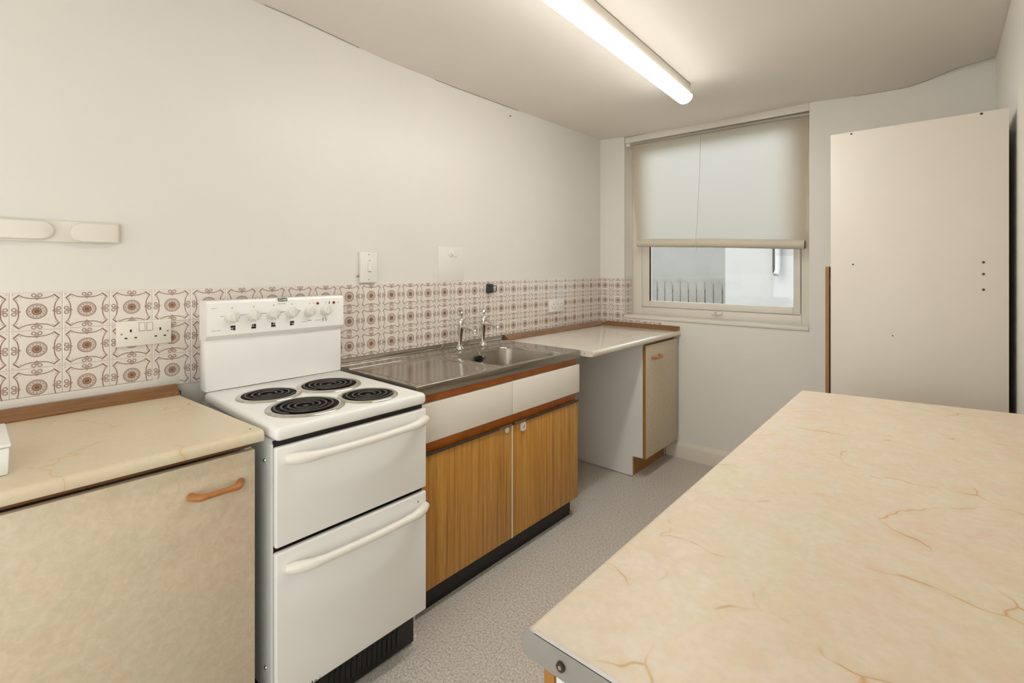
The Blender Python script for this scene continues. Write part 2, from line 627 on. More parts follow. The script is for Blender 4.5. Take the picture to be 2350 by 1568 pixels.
struct('floor', MB().box(-0.2, 2.4, YN - 0.2, 3.3, -0.1, 0.0), 'floor')

# walls
wl = struct('wall_left', MB().box(-0.15, -WT, YN - 0.15, 3.28, 0, 2.4), 'wall_l')
wb_ = MB()
wb_.box(-WT, WX0, L + WT, 3.28, 0, 2.4)
wb_.box(WX1, XR + 0.15, L + WT, 3.28, 0, 2.4)
wb_.box(WX0, WX1, L + WT, 3.28, 0, 0.905)
wb = struct('wall_back', wb_, 'wall')
struct('wall_right', MB().box(XR, XR + 0.15, YN - 0.15, L + WT, 0, 2.4), 'wall')
struct('wall_near', MB().box(-WT, XR, YN - 0.15, YN, 0, 2.4), 'wall')

# ceiling: old sagging plasterboard, its edge wavy along the back wall
ZL = [(-1.75, 2.27), (0.585, 2.266), (0.72, 2.262), (1.19, 2.226), (1.6, 2.222), (2.1, 2.224), (2.6, 2.228), (3.05, 2.235)]
ZB = [(0.0, 2.235), (0.2, 2.212), (0.6, 2.205), (1.37, 2.206), (1.62, 2.190), (1.80, 2.186), (1.87, 2.200), (1.98, 2.232), (2.116, 2.249)]
ZC = 2.203


def ceil_z(x, y):
    w1 = math.exp(-max(x, 0) / 0.3); w2 = math.exp(-max(L - y, 0) / 0.22)
    w3 = math.exp(-max(XR - x, 0) / 0.2) * 0.9
    s_ = w1 * (lerp_table(ZL, y) - ZC) + w2 * (lerp_table(ZB, x) - ZC) + w3 * 0.04 * (1 - w2)
    return ZC + s_ / max(1.0, w1 + w2)


cm = bmesh.new()
nx, ny = 48, 60
grid = []
for j in range(ny + 1):
    y_ = YN - 0.05 + (3.25 - YN + 0.05) * (j / ny) ** 0.8
    grid.append([cm.verts.new((-0.05 + (XR + 0.1) * i / nx, y_, ceil_z(-0.05 + (XR + 0.1) * i / nx, y_))) for i in range(nx + 1)])
for j in range(ny):
    for i in range(nx):
        cm.faces.new((grid[j][i], grid[j + 1][i], grid[j + 1][i + 1], grid[j][i + 1]))
top = bmesh.ops.extrude_face_region(cm, geom=list(cm.faces))
for g in top['geom']:
    if isinstance(g, bmesh.types.BMVert): g.co.z = 2.4
bmesh.ops.recalc_face_normals(cm, faces=cm.faces)
cmb = MB(); cmb.join(cm)
struct('ceiling', cmb, 'ceil')

# lifted wallpaper edges where ceiling meets wall, their gap shadow drawn as dull lines
tb = MB()
xs_ = [1.57 + (2.112 - 1.57) * i / 30 for i in range(31)]
tb.tube([(x, L + 0.001, ceil_z(x, L) + 0.001) for x in xs_], 0.0022, 6)
struct('trim_1', tb, 'crack')
tb = MB()
ys_ = [0.62 + (1.02 - 0.62) * i / 10 for i in range(11)]
tb.tube([(-0.002, y, ceil_z(0, y) - 0.001) for y in ys_], 0.0013, 6)
struct('trim_2', tb, 'crack')
tb = MB()
ys_ = [1.45 + (2.1 - 1.45) * i / 12 for i in range(13)]
tb.tube([(-0.002, y, ceil_z(0, y) - 0.001) for y in ys_], 0.0018, 6)
struct('trim_3', tb, 'crack')

# baseboard along the back wall
bb = MB().prism([(L + WT, 0), (L - 0.016, 0), (L - 0.016, 0.078), (L - 0.012, 0.088), (L - 0.004, 0.098), (L, 0.108), (L + WT, 0.108)], 'x', 0.522, 2.11)
struct('baseboard_back', bb, 'base_paint')

# ---- tiles
GAP = 0.0014
tile_cache = {}


def tile_mesh(u0, u1, z0, z1):
    k = tuple(round(q, 4) for q in (u0, u1, z0, z1))
    if k not in tile_cache:
        t = bmesh.new()
        e = 0.0012
        bk = [t.verts.new((-WT + 0.0002, y, z)) for y, z in ((u0, z0), (u1, z0), (u1, z1), (u0, z1))]
        md = [t.verts.new((-0.0010, y, z)) for y, z in ((u0, z0), (u1, z0), (u1, z1), (u0, z1))]
        fr_ = [t.verts.new((0, y, z)) for y, z in ((u0 + e, z0 + e), (u1 - e, z0 + e), (u1 - e, z1 - e), (u0 + e, z1 - e))]
        t.faces.new(fr_)
        for i in range(4):
            j = (i + 1) % 4
            t.faces.new((bk[i], bk[j], md[j], md[i])); t.faces.new((md[i], md[j], fr_[j], fr_[i]))
        bmesh.ops.recalc_face_normals(t, faces=t.faces)
        me = bpy.data.meshes.new('tile')
        t.to_mesh(me); t.free()
        me.materials.append(M['tile'])
        tile_cache[k] = me
    return tile_cache[k]


def put_tile(parent, loc, rz, u0, u1, z0, z1):
    o = bpy.data.objects.new('tile', tile_mesh(u0, u1, z0, z1))
    o.location = loc; o.rotation_euler = (0, 0, rz); o.parent = parent
    COL.objects.link(o)
    return o


HT = TILE / 2 - GAP / 2
ROWS = (1.1395, 1.0315, 0.9235)
for i in range(-9, 29):
    for rI, zc in enumerate(ROWS):
        u0, u1, z0, z1 = -HT, HT, -HT, HT
        if i == 28: u1 = L - 28 * TILE - 0.001
        if rI == 2 and i <= 2: z0 = 0.8995 - zc
        put_tile(wl, (0, i * TILE, zc), 0, u0, u1, z0, z1)
# part tile beside the cooker, whose foot is cut around the worktop end
OFF = 0.0387
for k in range(2):
    for rI, zc in enumerate(ROWS):
        u0, u1 = -HT, HT
        if k == 0: u0 = 0.001 - OFF
        if k == 1: u1 = WX0 - 0.001 - OFF - TILE
        put_tile(wb, (OFF + k * TILE, L, zc), -PI / 2, u0, u1, -HT, HT)
for k in range(4):                                      # cut strip under the window sill
    u0, u1 = -HT, HT
    if k == 0: u0 = WX0 + 0.001 - OFF - TILE
    if k == 3: u1 = 0.48 - OFF - 4 * TILE
    put_tile(wb, (OFF + (k + 1) * TILE, L, ROWS[2]), -PI / 2, u0, u1, -HT, 0.898 - ROWS[2])
for rI, zc in enumerate(ROWS):                          # window reveal
    put_tile(wb, (WX0 + WT, L + 0.056, zc), 0, -0.054, HT, -HT if zc > 1 else 0.933 - zc, HT)
part('grout', MB().box(-WT + 0.0001, -0.0018, -1.03, L, 0.90, ROWS[0] + HT - 0.001), 'grout', wl)
part('sealant_strip', MB().box(-WT + 0.0001, 0.0005, -1.02, 0.345, 0.8755, 0.8985, 0.0006), 'sealant', wl, 'white sealant strip under the left tiles')

# ---- window
w = bpy.data.objects.new('window_1', None); w.location = ((WX0 + WX1) / 2, L + RV, 0.93); COL.objects.link(w); w['kind'] = 'structure'
FY0, FY1 = L + RV, L + RV + 0.06
FZ0, FZ1 = 0.93, 2.196
fm = MB()
SX0, SX1, SZ0 = 0.272, 1.30, 0.983
TRZ0, TRZ1 = 1.775, 1.82
fm.box(WX0 + 0.001, SX0, FY0, FY1, FZ0, FZ1, 0.003)
fm.box(SX1, WX1 - 0.001, FY0, FY1, FZ0, FZ1, 0.003)
fm.box(SX0, SX1, FY0, FY1, FZ0, SZ0, 0.003)
fm.box(SX0, SX1, FY0, FY1, FZ1 - 0.04, FZ1, 0.003)
part('window_frame', fm, 'gloss_paint', w)


def sash(x0, x1, z0, z1, wd, nm):
    s_ = MB()
    y0, y1 = FY0 - 0.006, FY0 + 0.04
    for a in ((x0, x0 + wd, z0, z1), (x1 - wd * 0.62, x1, z0, z1), (x0 + wd, x1 - wd * 0.62, z0, z0 + wd * 0.72), (x0 + wd, x1 - wd * 0.62, z1 - wd * 0.6, z1)):
        s_.box(a[0], a[1], y0, y1, a[2], a[3], 0.004)
    so = part(nm, s_, 'gloss_paint', w)
    part('pane', MB().box(x0 + wd - 0.004, x1 - wd * 0.62 + 0.004, FY0 + 0.016, FY0 + 0.020, z0 + wd * 0.6, z1 - wd * 0.6 + 0.004), 'glass', so)
    return so


s1 = sash(SX0 + 0.004, SX1 - 0.004, SZ0 + 0.003, FZ1 - 0.043, 0.060, 'sash')
hm = MB().box(0.775, 0.845, FY0 - 0.014, FY0 - 0.0065, 0.958, 0.978, 0.004)
hm.box(0.797, 0.815, FY0 - 0.026, FY0 - 0.013, 0.963, 0.978, 0.004)
h = part('window_latch', hm, 'white_plastic', w)
part('latch_screw', MB().lathe([(0.003, FY0 - 0.0275), (0.003, FY0 - 0.0255)], (0.806, 0, 0.970), 'y', 8), 'print', h)
part('window_sill', MB().box(WX0 + 0.001, WX1 - 0.001, L - 0.004, FY0, 0.906, 0.930, 0.004), 'gloss_paint', w)
hb = MB().box(WX0 + 0.004, WX1 - 0.001, L + 0.006, L + 0.024, 2.163, 2.2145, 0.002)
hb.warp(lambda c: (c.x, c.y, c.z + (0.010 if c.z < 2.19 else 0.0) * (1 - (c.x - WX0) / 1.17)))
part('added_head_strip', hb, 'gloss_paint', w, 'added white strip above the blind')  # added in front of the shaded frame head so the strip stays bright
# black gasket down the left side of the lower pane
part('gasket', MB().box(0.3355, 0.3395, FY0 - 0.0075, FY0 + 0.01, 1.03, 1.48), 'print', w)

# ================================================================== OUTSIDE
g = struct('ground_outside', MB().box(-9, 8, 3.29, 14, -0.15, -0.05), 'ext_ground'); g['label'] = 'pale paving outside the window'
o = part('rendered_wall', MB().box(-6.0, 0.6, 9.2, 9.5, -0.05, 2.8), 'ext_grey')
tag(o, 'grey rendered wall seen hazily through the left of the window', 'wall')
o = part('white_house_wall', MB().box(0.12, 4.2, 5.5, 5.9, -0.05, 2.3), 'ext_white')
tag(o, 'bright white rendered house wall through the right of the window', 'wall')
fn = thing('wooden_fence', 'low pale board fence outside, in front of the grey wall', 'fence', (-1.7, 8.8, -0.05))
fm = MB()
for z in (0.25, 0.85): fm.box(-4.0, 0.0, 8.83, 8.87, z - 0.03, z + 0.03)
part('rail', fm, 'ext_fence', fn)
bmesh_pic = None
for k in range(26):
    x = -3.95 + k * 0.152
    hgt = 1.06 + 0.03 * math.sin(k * 2.3)
    if bmesh_pic is None:
        p = part('board', MB().prism([(-0.065, -0.05), (0.065, -0.05), (0.065, 1.0), (0, 1.06), (-0.065, 1.0)], 'y', -0.01, 0.01), 'ext_fence', fn, local=True)
        bmesh_pic = p
    else:
        p = bmesh_pic.copy(); COL.objects.link(p)
    p.location = (x + 1.7, 0.015 - 0.01 * (k % 2), 0.05 + (hgt - 1.06))
part('post', MB().box(-0.28, -0.1, 8.7, 8.78, -0.05, 1.1), 'ext_fence', fn)
dp = thing('downpipe', 'white downpipe on the house wall outside, with a dark gap beside it', 'pipe', (0.64, 5.49, 1.18))
pm = MB().tube([(0.66, 5.445, 2.25), (0.66, 5.445, 1.25), (0.65, 5.41, 1.2)], 0.028, 12)
part('pipe', pm, 'ext_white', dp)
part('shade_strip', MB().box(0.60, 0.622, 5.485, 5.4995, 1.22, 2.25), 'print', dp, 'dark strip painted as shade beside the pipe')  # black strip in place of the pipe's shadow in the gap
part('bracket', MB().box(0.61, 0.71, 5.41, 5.4995, 1.56, 1.60, 0.004), 'ext_white', dp)

# ================================================================== WORKTOPS
HW = 0.846           # worktop height
TW = 0.030


def nose(xb, xf, r_=0.014):
    """cross-section of a postformed worktop from back xb to the rounded front xf"""
    z0, z1 = HW - TW, HW
    p = [(xb, z0), (xf - 0.006, z0)]
    for i in range(7):
        a = -PI / 2 * (1 - i / 3) if i <= 3 else 0
    pts = [(xb, z0), (xf - 0.010, z0), (xf - 0.003, z0 + 0.002), (xf, z0 + 0.008)]
    for i in range(7):
        a = i / 6 * PI / 2
        pts.append((xf - r_ + r_ * math.cos(a), z1 - r_ + r_ * math.sin(a)))
    pts.append((xb, z1))
    return pts


UPW, UPH = 0.052, 0.030


def ups(mb, y0, y1):
    mb.prism([(0.001, HW + 0.0003), (UPW, HW + 0.0003), (UPW, HW + 0.005), (0.016, HW + UPH - 0.001), (0.012, HW + UPH), (0.001, HW + UPH)], 'y', y0, y1)
    return mb


# left worktop
t = thing('worktop', 'cream marble-effect worktop left of the white cooker', 'worktop', (0.3, -0.3, HW - TW), 'marble-effect worktops')
wm = MB().prism(nose(0.002, 0.622), 'y', -0.95, 0.0)
wm.warp(lambda c: (c.x, c.y if c.y < -0.5 else 0.326 + c.x / 0.6 * 0.045, c.z))
part('top', wm, 'marble_l', t)
part('upstand', ups(MB(), -0.95, 0.333), 'upstand', t, 'brown wooden upstand')
part('upstand_end', MB().box(0.001, UPW - 0.006, 0.3335, 0.3375, HW + 0.0003, HW + 0.012), 'print', t)
for x, y in ((0.20, 0.318), (0.586, 0.352)):
    part('screw_hole', MB().lathe([(0.0028, HW - 0.001), (0.0028, HW + 0.0003)], (x, y, 0), 'z', 8), 'dark_slot', t)

# right worktop in the corner
t = thing('worktop', 'pale marble-effect worktop in the window corner right of the sink', 'worktop', (0.3, 2.5, HW - TW), 'marble-effect worktops')
wm = MB().prism(nose(0.002, 0.618), 'y', 1.953, 3.043)
part('top', wm, 'marble_r', t)
um = ups(MB(), 1.956, 3.044)
part('upstand', um, 'upstand', t, 'brown upstand along the tiled wall')
um = MB().prism([(L - 0.001, HW + 0.0003), (L - UPW + 0.012, HW + 0.0003), (L - UPW + 0.012, HW + 0.005), (L - 0.012, HW + UPH), (L - 0.001, HW + UPH)], 'x', UPW + 0.0005, 0.612)
part('upstand', um, 'upstand', t, 'brown upstand under the window')
part('screw_hole', MB().lathe([(0.0028, 1.9525), (0.0028, 1.954)], (0.566, 0, HW - 0.015), 'y', 8), 'dark_slot', t)

# foreground worktop (its far end is cut askew)
t = thing('worktop', 'large peach marble-effect worktop with brown veins in the foreground', 'worktop', (1.84, 1.0, HW - TW), 'marble-effect worktops')
pr = nose(0.0, 0.552)
wm = MB().prism([(2.114 - x, z) for x, z in pr][::-1], 'y', 0.29, 1.0)
wm.warp(lambda c: (c.x, c.y if c.y < 0.5 else 1.757 + (c.x - 1.58) * 0.19, c.z))
part('top', wm, 'marble', t)
pr2 = [(2.114 - x, z + (0.0012 if z > HW - 0.02 else -0.001)) for x, z in nose(0.0, 0.5535, 0.013)][::-1]
tr_ = part('end_trim', MB().prism(pr2, 'y', 0.2865, 0.2895), 'alu', t, 'aluminium end trim')
lipm = MB().prism([(2.114 - x, z) for x, z in ((0.0, HW + 0.0003), (0.535, HW + 0.0003), (0.535, HW + 0.0014), (0.0, HW + 0.0014))], 'y', 0.2865, 0.2918)
part('trim_lip', lipm, 'alu', tr_)
for x in (1.617, 1.95):
    sc_ = part('screw', MB().lathe([(0.0050, 0.2835), (0.0056, 0.2850), (0.0056, 0.2866)], (x, 0, HW - 0.016), 'y', 14), 'grip', tr_)
    part('screw_head', MB().lathe([(0.0022, 0.2832), (0.0022, 0.2838)], (x, 0, HW - 0.016), 'y', 8), 'worn_chrome', tr_)

# ================================================================== BASE CABINETS
def bar_handle(parent, x, y0, y1, z, mat='wood_handle', out_=0.026):
    pts, rad = [], []
    n = 16
    for i in range(n + 1):
        a = i / n
        y = y0 + (y1 - y0) * a
        e = min(a, 1 - a) * (y1 - y0)
        k = min(1.0, e / 0.018)
        off = out_ * math.sin(k * PI / 2) ** 0.8
        pts.append((x + 0.0015 + off, y, z))
        rad.append(0.0098 - 0.0030 * min(1, e / 0.03))
    pts = [(x + 0.0004, y0 - 0.001, z)] + pts[1:-1] + [(x + 0.0004, y1 + 0.001, z)]
    return part('handle', MB().tube(pts, rad, 12), mat, parent, 'brown wooden bar handle')


# left cabinet
c = thing('base_cabinet', 'beige mottled base cabinet with wooden bar handle, left of the cooker', 'cabinet', (0.3, -0.15, 0), 'base cabinets')
cm_ = MB()
cm_.box(0.02, 0.584, 0.340, 0.356, 0.10, 0.798)
cm_.box(0.02, 0.584, -0.66, -0.644, 0.10, 0.798)
cm_.box(0.02, 0.584, -0.644, 0.340, 0.10, 0.116)
cm_.box(0.02, 0.036, -0.644, 0.340, 0.116, 0.798)
part('carcass', cm_, 'melamine_grey', c)
part('top_rail', MB().box(0.50, 0.580, -0.644, 0.352, 0.799, 0.8145), 'upstand', c, 'brown top rail')
d = part('door', MB().box(0.5865, 0.604, -0.150, 0.357, 0.105, 0.797, 0.0015), 'door_beige', c)
bar_handle(d, 0.604, 0.214, 0.322, 0.7245)
d = part('door', MB().box(0.5865, 0.604, -0.660, -0.153, 0.105, 0.797, 0.0015), 'door_beige', c)
bar_handle(d, 0.604, -0.29, -0.182, 0.7245)
part('plinth', MB().box(0.50, 0.516, -0.66, 0.356, 0.0, 0.099), 'brown_plinth', c)

# right corner cabinet
c = thing('base_cabinet', 'narrow beige base cabinet with white side and open toe kick, under the window', 'cabinet', (0.3, 2.78, 0), 'base cabinets')
sp = [(0.06, 0.004), (0.518, 0.004), (0.518, 0.125), (0.5885, 0.128), (0.5885, 0.8148), (0.06, 0.8148)]
part('side_panel', MB().prism(sp, 'y', 2.551, 2.567), 'melamine_grey', c, 'white side panel')
part('side_panel', MB().prism(sp, 'y', 3.010, 3.024), 'melamine_grey', c)
part('base_board', MB().box(0.06, 0.588, 2.5675, 3.0115, 0.126, 0.142), 'melamine_grey', c)
part('back_board', MB().box(0.06, 0.066, 2.5675, 3.0115, 0.143, 0.812), 'melamine_grey', c)
d = part('door', MB().box(0.590, 0.6075, 2.5545, 3.022, 0.126, 0.800, 0.0012), 'door_beige', c)
part('edge_band', MB().box(0.590, 0.6068, 2.5518, 2.5543, 0.126, 0.800), 'edge_wood', d, 'ochre edge banding')
bar_handle(d, 0.6075, 2.632, 2.738, 0.722)
part('top_rail', MB().box(0.56, 0.588, 2.5675, 3.0115, 0.800, 0.8145), 'upstand', c)
part('plinth', MB().box(0.500, 0.517, 2.5675, 3.026, 0.0, 0.125), 'brown_plinth', c, 'ochre brown plinth')
part('plinth_edge', MB().box(0.499, 0.5185, 2.5515, 2.5668, 0.0, 0.0035), 'print', c)

# foreground cabinet under the peach worktop
c = thing('base_cabinet', 'white-sided base cabinet with ochre door edge under the foreground worktop', 'cabinet', (1.85, 1.0, 0), 'base cabinets')
part('side_panel', MB().box(1.592, 2.112, 0.312, 0.328, 0.10, HW - TW - 0.001), 'melamine_grey', c, 'white side panel')
part('side_panel', MB().box(1.592, 2.112, 1.722, 1.738, 0.10, HW - TW - 0.001), 'melamine_grey', c)
part('base_board', MB().box(1.592, 2.112, 0.3285, 1.7215, 0.10, 0.116), 'melamine_grey', c)
for k in range(3):
    y0 = 0.3105 + k * 0.477
    d = part('door', MB().box(1.5755, 1.590, y0 + 0.0025, y0 + 0.472, 0.105, HW - TW - 0.004, 0.001), 'door_beige', c)
    part('edge_band', MB().box(1.5752, 1.590, y0, y0 + 0.0023, 0.105, HW - TW - 0.004), 'edge_wood', d, 'ochre edge banding')
part('plinth', MB().box(1.66, 1.676, 0.313, 1.735, 0.0, 0.099), 'brown_plinth', c)

# tall larder beyond the foreground worktop
LY = 2.2
c = thing('larder_cupboard', 'tall plain white larder cupboard with screw holes, by the right wall', 'cupboard', (1.84, 2.45, 0))
sp_ = part('side_panel', MB().box(1.588, 2.097, LY, LY + 0.016, 0.0, 1.8045, 0.0008), 'melamine', c, 'large white side panel facing the room')
for x, z, r_ in ((1.657, 1.797, .0030), (2.030, 1.7985, .0034), (1.663, 1.278, .0027), (2.035, 1.283, .0036), (2.035, 1.242, .0036), (2.035, 1.188, .0036), (1.787, 1.006, .0020)):
    part('screw', MB().lathe([(r_ * 1.2, LY - 0.0009), (r_ * 1.2, LY + 0.0003)], (x, 0, z), 'y', 10), 'grip', sp_)
part('side_panel', MB().box(1.588, 2.097, LY + 0.50, LY + 0.516, 0.0, 1.8045, 0.0008), 'melamine', c)
part('back_board', MB().box(2.090, 2.097, LY + 0.0165, LY + 0.4995, 0.10, 1.80), 'melamine', c)
for z in (0.10, 0.62, 1.28, 1.788):
    part('shelf', MB().box(1.590, 2.0895, LY + 0.0165, LY + 0.4995, z, z + 0.016), 'melamine', c)
d = part('door', MB().box(1.5695, 1.5815, LY + 0.0035, LY + 0.512, 0.105, 1.2695, 0.0008), 'melamine', c)
part('edge_band', MB().box(1.5695, 1.5815, LY + 0.001, LY + 0.0033, 0.105, 1.2695), 'edge_wood', d, 'ochre edge banding')
part('hinge', MB().box(1.5822, 1.5878, LY + 0.004, LY + 0.04, 1.19, 1.22), 'grip', c)
part('shadow_strip', MB().box(1.5817, 1.5878, LY + 0.0045, LY + 0.012, 0.105, 1.2695), 'print', c, 'black strip painted as gap shadow')  # stands in for the shade between door and carcass

# ================================================================== SINK UNIT
SY0, SY1 = 0.912, 1.943
c = thing('sink_unit', 'sink unit with stainless top, white drawer fronts and striped teak doors', 'sink unit', (0.28, 1.43, 0))
cm_ = MB()
cm_.box(0.03, 0.512, 0.918, 0.934, 0.0, 0.80)
cm_.box(0.03, 0.512, 1.921, 1.937, 0.095, 0.80)
cm_.box(0.03, 0.512, 0.9345, 1.9205, 0.10, 0.116)
cm_.box(0.03, 0.036, 0.9345, 1.9205, 0.12, 0.66)
cm_.box(0.45, 0.512, 1.422, 1.438, 0.117, 0.60)
part('carcass', cm_, 'melamine_grey', c)
part('front_rail', MB().box(0.500, 0.522, 0.916, 1.936, 0.560, 0.806, 0.001), 'orange_wood', c, 'red-brown front rail')
YM = 1.4285
part('drawer_front', MB().box(0.5225, 0.541, 0.914, YM - 0.001, 0.633, 0.774, 0.0015), 'drawer_white', c)
part('drawer_front', MB().box(0.5225, 0.541, YM + 0.0015, 1.946, 0.633, 0.774, 0.0015), 'drawer_white', c)
part('gap_strip', MB().box(0.5225, 0.539, YM - 0.001, YM + 0.0015, 0.634, 0.773), 'print_grey', c)
YD = 1.436
d1 = part('door', MB().box(0.5225, 0.533, 0.916, YD - 0.0035, 0.096, 0.583, 0.001), 'teak', c)
d2 = part('door', MB().box(0.5225, 0.533, YD + 0.0035, 1.943, 0.096, 0.583, 0.001), 'teak', c)
part('edge_strip', MB().box(0.5225, 0.5335, YD - 0.0032, YD + 0.0032, 0.094, 0.5835), 'cream_plastic', d2, 'cream edge strip between the doors')
for dd, a, b_ in ((d1, 0.916, YD - 0.004), (d2, YD + 0.004, 1.944)):
    gp = [(0.5225, 0.5838), (0.5375, 0.5838), (0.5395, 0.589), (0.5375, 0.5945), (0.534, 0.5945), (0.534, 0.588), (0.5225, 0.588)]
    part('finger_grip', MB().prism(gp, 'y', a, b_), 'grip', dd, 'dark bronze finger grip')
part('grip_plate', MB().box(0.540, 0.5425, 1.345, 1.425, 0.586, 0.5945, 0.001), 'grip_light', d1)
part('grip_plate', MB().box(0.540, 0.5425, 1.447, 1.522, 0.586, 0.5945, 0.001), 'grip_light', d2)
lm = MB().lathe([(0.0125, 0.5332), (0.0125, 0.5360), (0.0105, 0.5375)], (0, 1.402, 0.5705), 'x', 18)
part('child_lock', lm, 'cream_plastic', d1, 'small round cream lock disc')
lm = MB().prism([(p[0], p[1]) for p in rrect(1.507, 0.562, 0.0165, 0.0185, 0.009, 5)], 'x', 0.5332, 0.5385)
lk = part('child_lock', lm, 'white_plastic', d2, 'rounded white lock pad')
part('lock_button', MB().lathe([(0.009, 0.5386), (0.008, 0.5405)], (0, 1.507, 0.562), 'x', 14), 'print_faint', lk)
part('plinth', MB().box(0.478, 0.494, 0.935, 1.928, 0.0, 0.0955), 'black_plinth', c, 'black scuffed plinth')
part('broken_corner', MB().prism([(0.4945, 1.921), (0.503, 1.925), (0.500, 1.935), (0.4945, 1.934)], 'z', 0.0, 0.018), 'edge_wood', c, 'splintered ochre wood at the plinth corner')
part('plinth_return', MB().box(0.05, 0.477, 1.912, 1.920, 0.0, 0.094), 'black_plinth', c)

# stainless sink top
t = c
bm = bmesh.new()


def quad_strip(rows):
    vr = [[bm.verts.new(p) for p in r_] for r_ in rows]
    for a, b_ in zip(vr, vr[1:]):
        for i in range(len(a) - 1):
            bm.faces.new((a[i], a[i + 1], b_[i + 1], b_[i]))
    return vr


back = [(0.001, 0.8745), (0.005, 0.8755), (0.0085, 0.8745), (0.0105, 0.8528), (0.0125, 0.8508), (0.099, 0.8502), (0.103, 0.8492), (0.109, 0.8462), (0.110, HW)]
quad_strip([[(x, y, z) for y in (SY0, SY1)] for x, z in back])
XF = 0.547
front = [(XF - 0.010, HW), (XF - 0.004, HW)]
for i in range(1, 7):
    a = PI / 2 * i / 6
    front.append((XF - 0.004 + 0.004 * math.sin(a), HW - 0.004 + 0.004 * math.cos(a)))
front += [(XF, HW - 0.037), (XF - 0.002, HW - 0.039), (XF - 0.022, HW - 0.039)]
quad_strip([[(x, y, z) for y in (SY0, SY1)] for x, z in front])
for y, yi in ((SY0, 0.0), (SY1, 0.0)):     # folded ends
    zt = [(x, z) for x, z in back] + [(x, z) for x, z in front]
    quad_strip([[(x, y, z), (x, y, HW - 0.038 if z > HW - 0.037 else z)] for x, z in zt])
X0, X1 = 0.110, XF - 0.010
BY0, BY1 = 1.355, 1.84                      # deck block holding the bowl
bcx, bcy, bhx, bhy = 0.3425, 1.592, 0.1825, 0.212


def block(cx, cy, loops, x0, x1, y0, y1, n=8):
    """deck block with a rounded-rectangle hole; loops: (hx, hy, r, z)"""
    rim = rrect(cx, cy, loops[0][0], loops[0][1], loops[0][2], n)
    N = len(rim)
    outer = []
    for (px, py_) in rim:
        dx, dy = px - cx, py_ - cy
        k = min((x1 - cx) / dx if dx > 1e-9 else 9e9, (x0 - cx) / dx if dx < -1e-9 else 9e9,
                (y1 - cy) / dy if dy > 1e-9 else 9e9, (y0 - cy) / dy if dy < -1e-9 else 9e9)
        outer.append((cx + dx * k, cy + dy * k))
    # snap the ray nearest each corner onto the corner
    for X in (x0, x1):
        for Y in (y0, y1):
            i = min(range(N), key=lambda q: (outer[q][0] - X) ** 2 + (outer[q][1] - Y) ** 2)
            outer[i] = (X, Y)
    rows = [[(x, y, HW) for x, y in outer]]
    for hx, hy, r_, z in loops:
        rows.append([(x, y, z) for x, y in rrect(cx, cy, hx, hy, r_, n)])
    vr = [[bm.verts.new(p) for p in r_] for r_ in rows]
    for a, b_ in zip(vr, vr[1:]):
        for i in range(N):
            bm.faces.new((a[i], a[(i + 1) % N], b_[(i + 1) % N], b_[i]))
    bm.faces.new(vr[-1])


DP = 0.155
lo = [(bhx, bhy, 0.075, HW), (bhx - 0.002, bhy - 0.002, 0.073, HW - 0.0006), (bhx - 0.006, bhy - 0.006, 0.070, HW - 0.004), (bhx - 0.009, bhy - 0.009, 0.068, HW - 0.012)]
for i in range(1, 9):
    a = PI / 2 * i / 8
    rr = 0.045
    lo.append((bhx - 0.014 - rr * (1 - math.cos(a)) , bhy - 0.014 - rr * (1 - math.cos(a)), max(0.02, 0.064 - rr * (1 - math.cos(a)) * 0.8), HW - DP + rr - rr * math.sin(a)))
block(bcx, bcy, lo, X0, X1, BY0, BY1)
# drainer with a shallow pressed recess
dl = [(0.197, 0.196, 0.03, HW), (0.193, 0.192, 0.028, HW - 0.001), (0.186, 0.185, 0.024, HW - 0.0035), (0.182, 0.181, 0.022, HW - 0.004)]
block((X0 + X1) / 2, (SY0 + BY0) / 2 + 0.004, dl, X0, X1, SY0, BY0)
quad_strip([[(X0, BY1, HW), (X1, BY1, HW)], [(X0, SY1, HW), (X1, SY1, HW)]])
bmesh.ops.remove_doubles(bm, verts=bm.verts, dist=0.0002)
bmesh.ops.recalc_face_normals(bm, faces=bm.faces)
sm = MB(); sm.join(bm)
so = part('sink_top', sm, 'steel', t, 'stainless steel top with drainer and bowl', ang=50)
# waste, plug on its chain at the bowl wall, overflow
part('waste', MB().lathe([(0.032, HW - DP + 0.0004), (0.034, HW - DP + 0.002), (0.026, HW - DP + 0.0022), (0.020, HW - DP + 0.0008)], (bcx, bcy, 0), 'z', 20), 'chrome', so)
PX = bcx - bhx + 0.018
pl = part('plug', MB().lathe([(0.010, 0.0), (0.0195, 0.002), (0.018, 0.011), (0.006, 0.013)], (PX, 1.586, HW - 0.040), 'x', 18), 'black_plastic', so, 'black rubber plug hung on the bowl wall')
pts = [(0.135, 1.600, HW + 0.003), (0.155, 1.595, HW + 0.0025), (0.170, 1.590, HW - 0.003), (0.181, 1.587, HW - 0.014), (0.186, 1.586, HW - 0.030)]
part('chain', MB().tube(pts, 0.0016, 6), 'worn_chrome', so)
part('overflow', MB().lathe([(0.011, PX - 0.003), (0.009, PX + 0.001)], (0, 1.622, HW - 0.040), 'x', 14), 'worn_chrome', so)
so.data.materials.append(M['steel_bowl'])
for p in so.data.polygons:
    if p.center.z + wloc(so).z < HW - 0.008 and abs(p.center.x + wloc(so).x - bcx) < bhx and abs(p.center.y + wloc(so).y - bcy) < bhy:
        p.material_index = 1


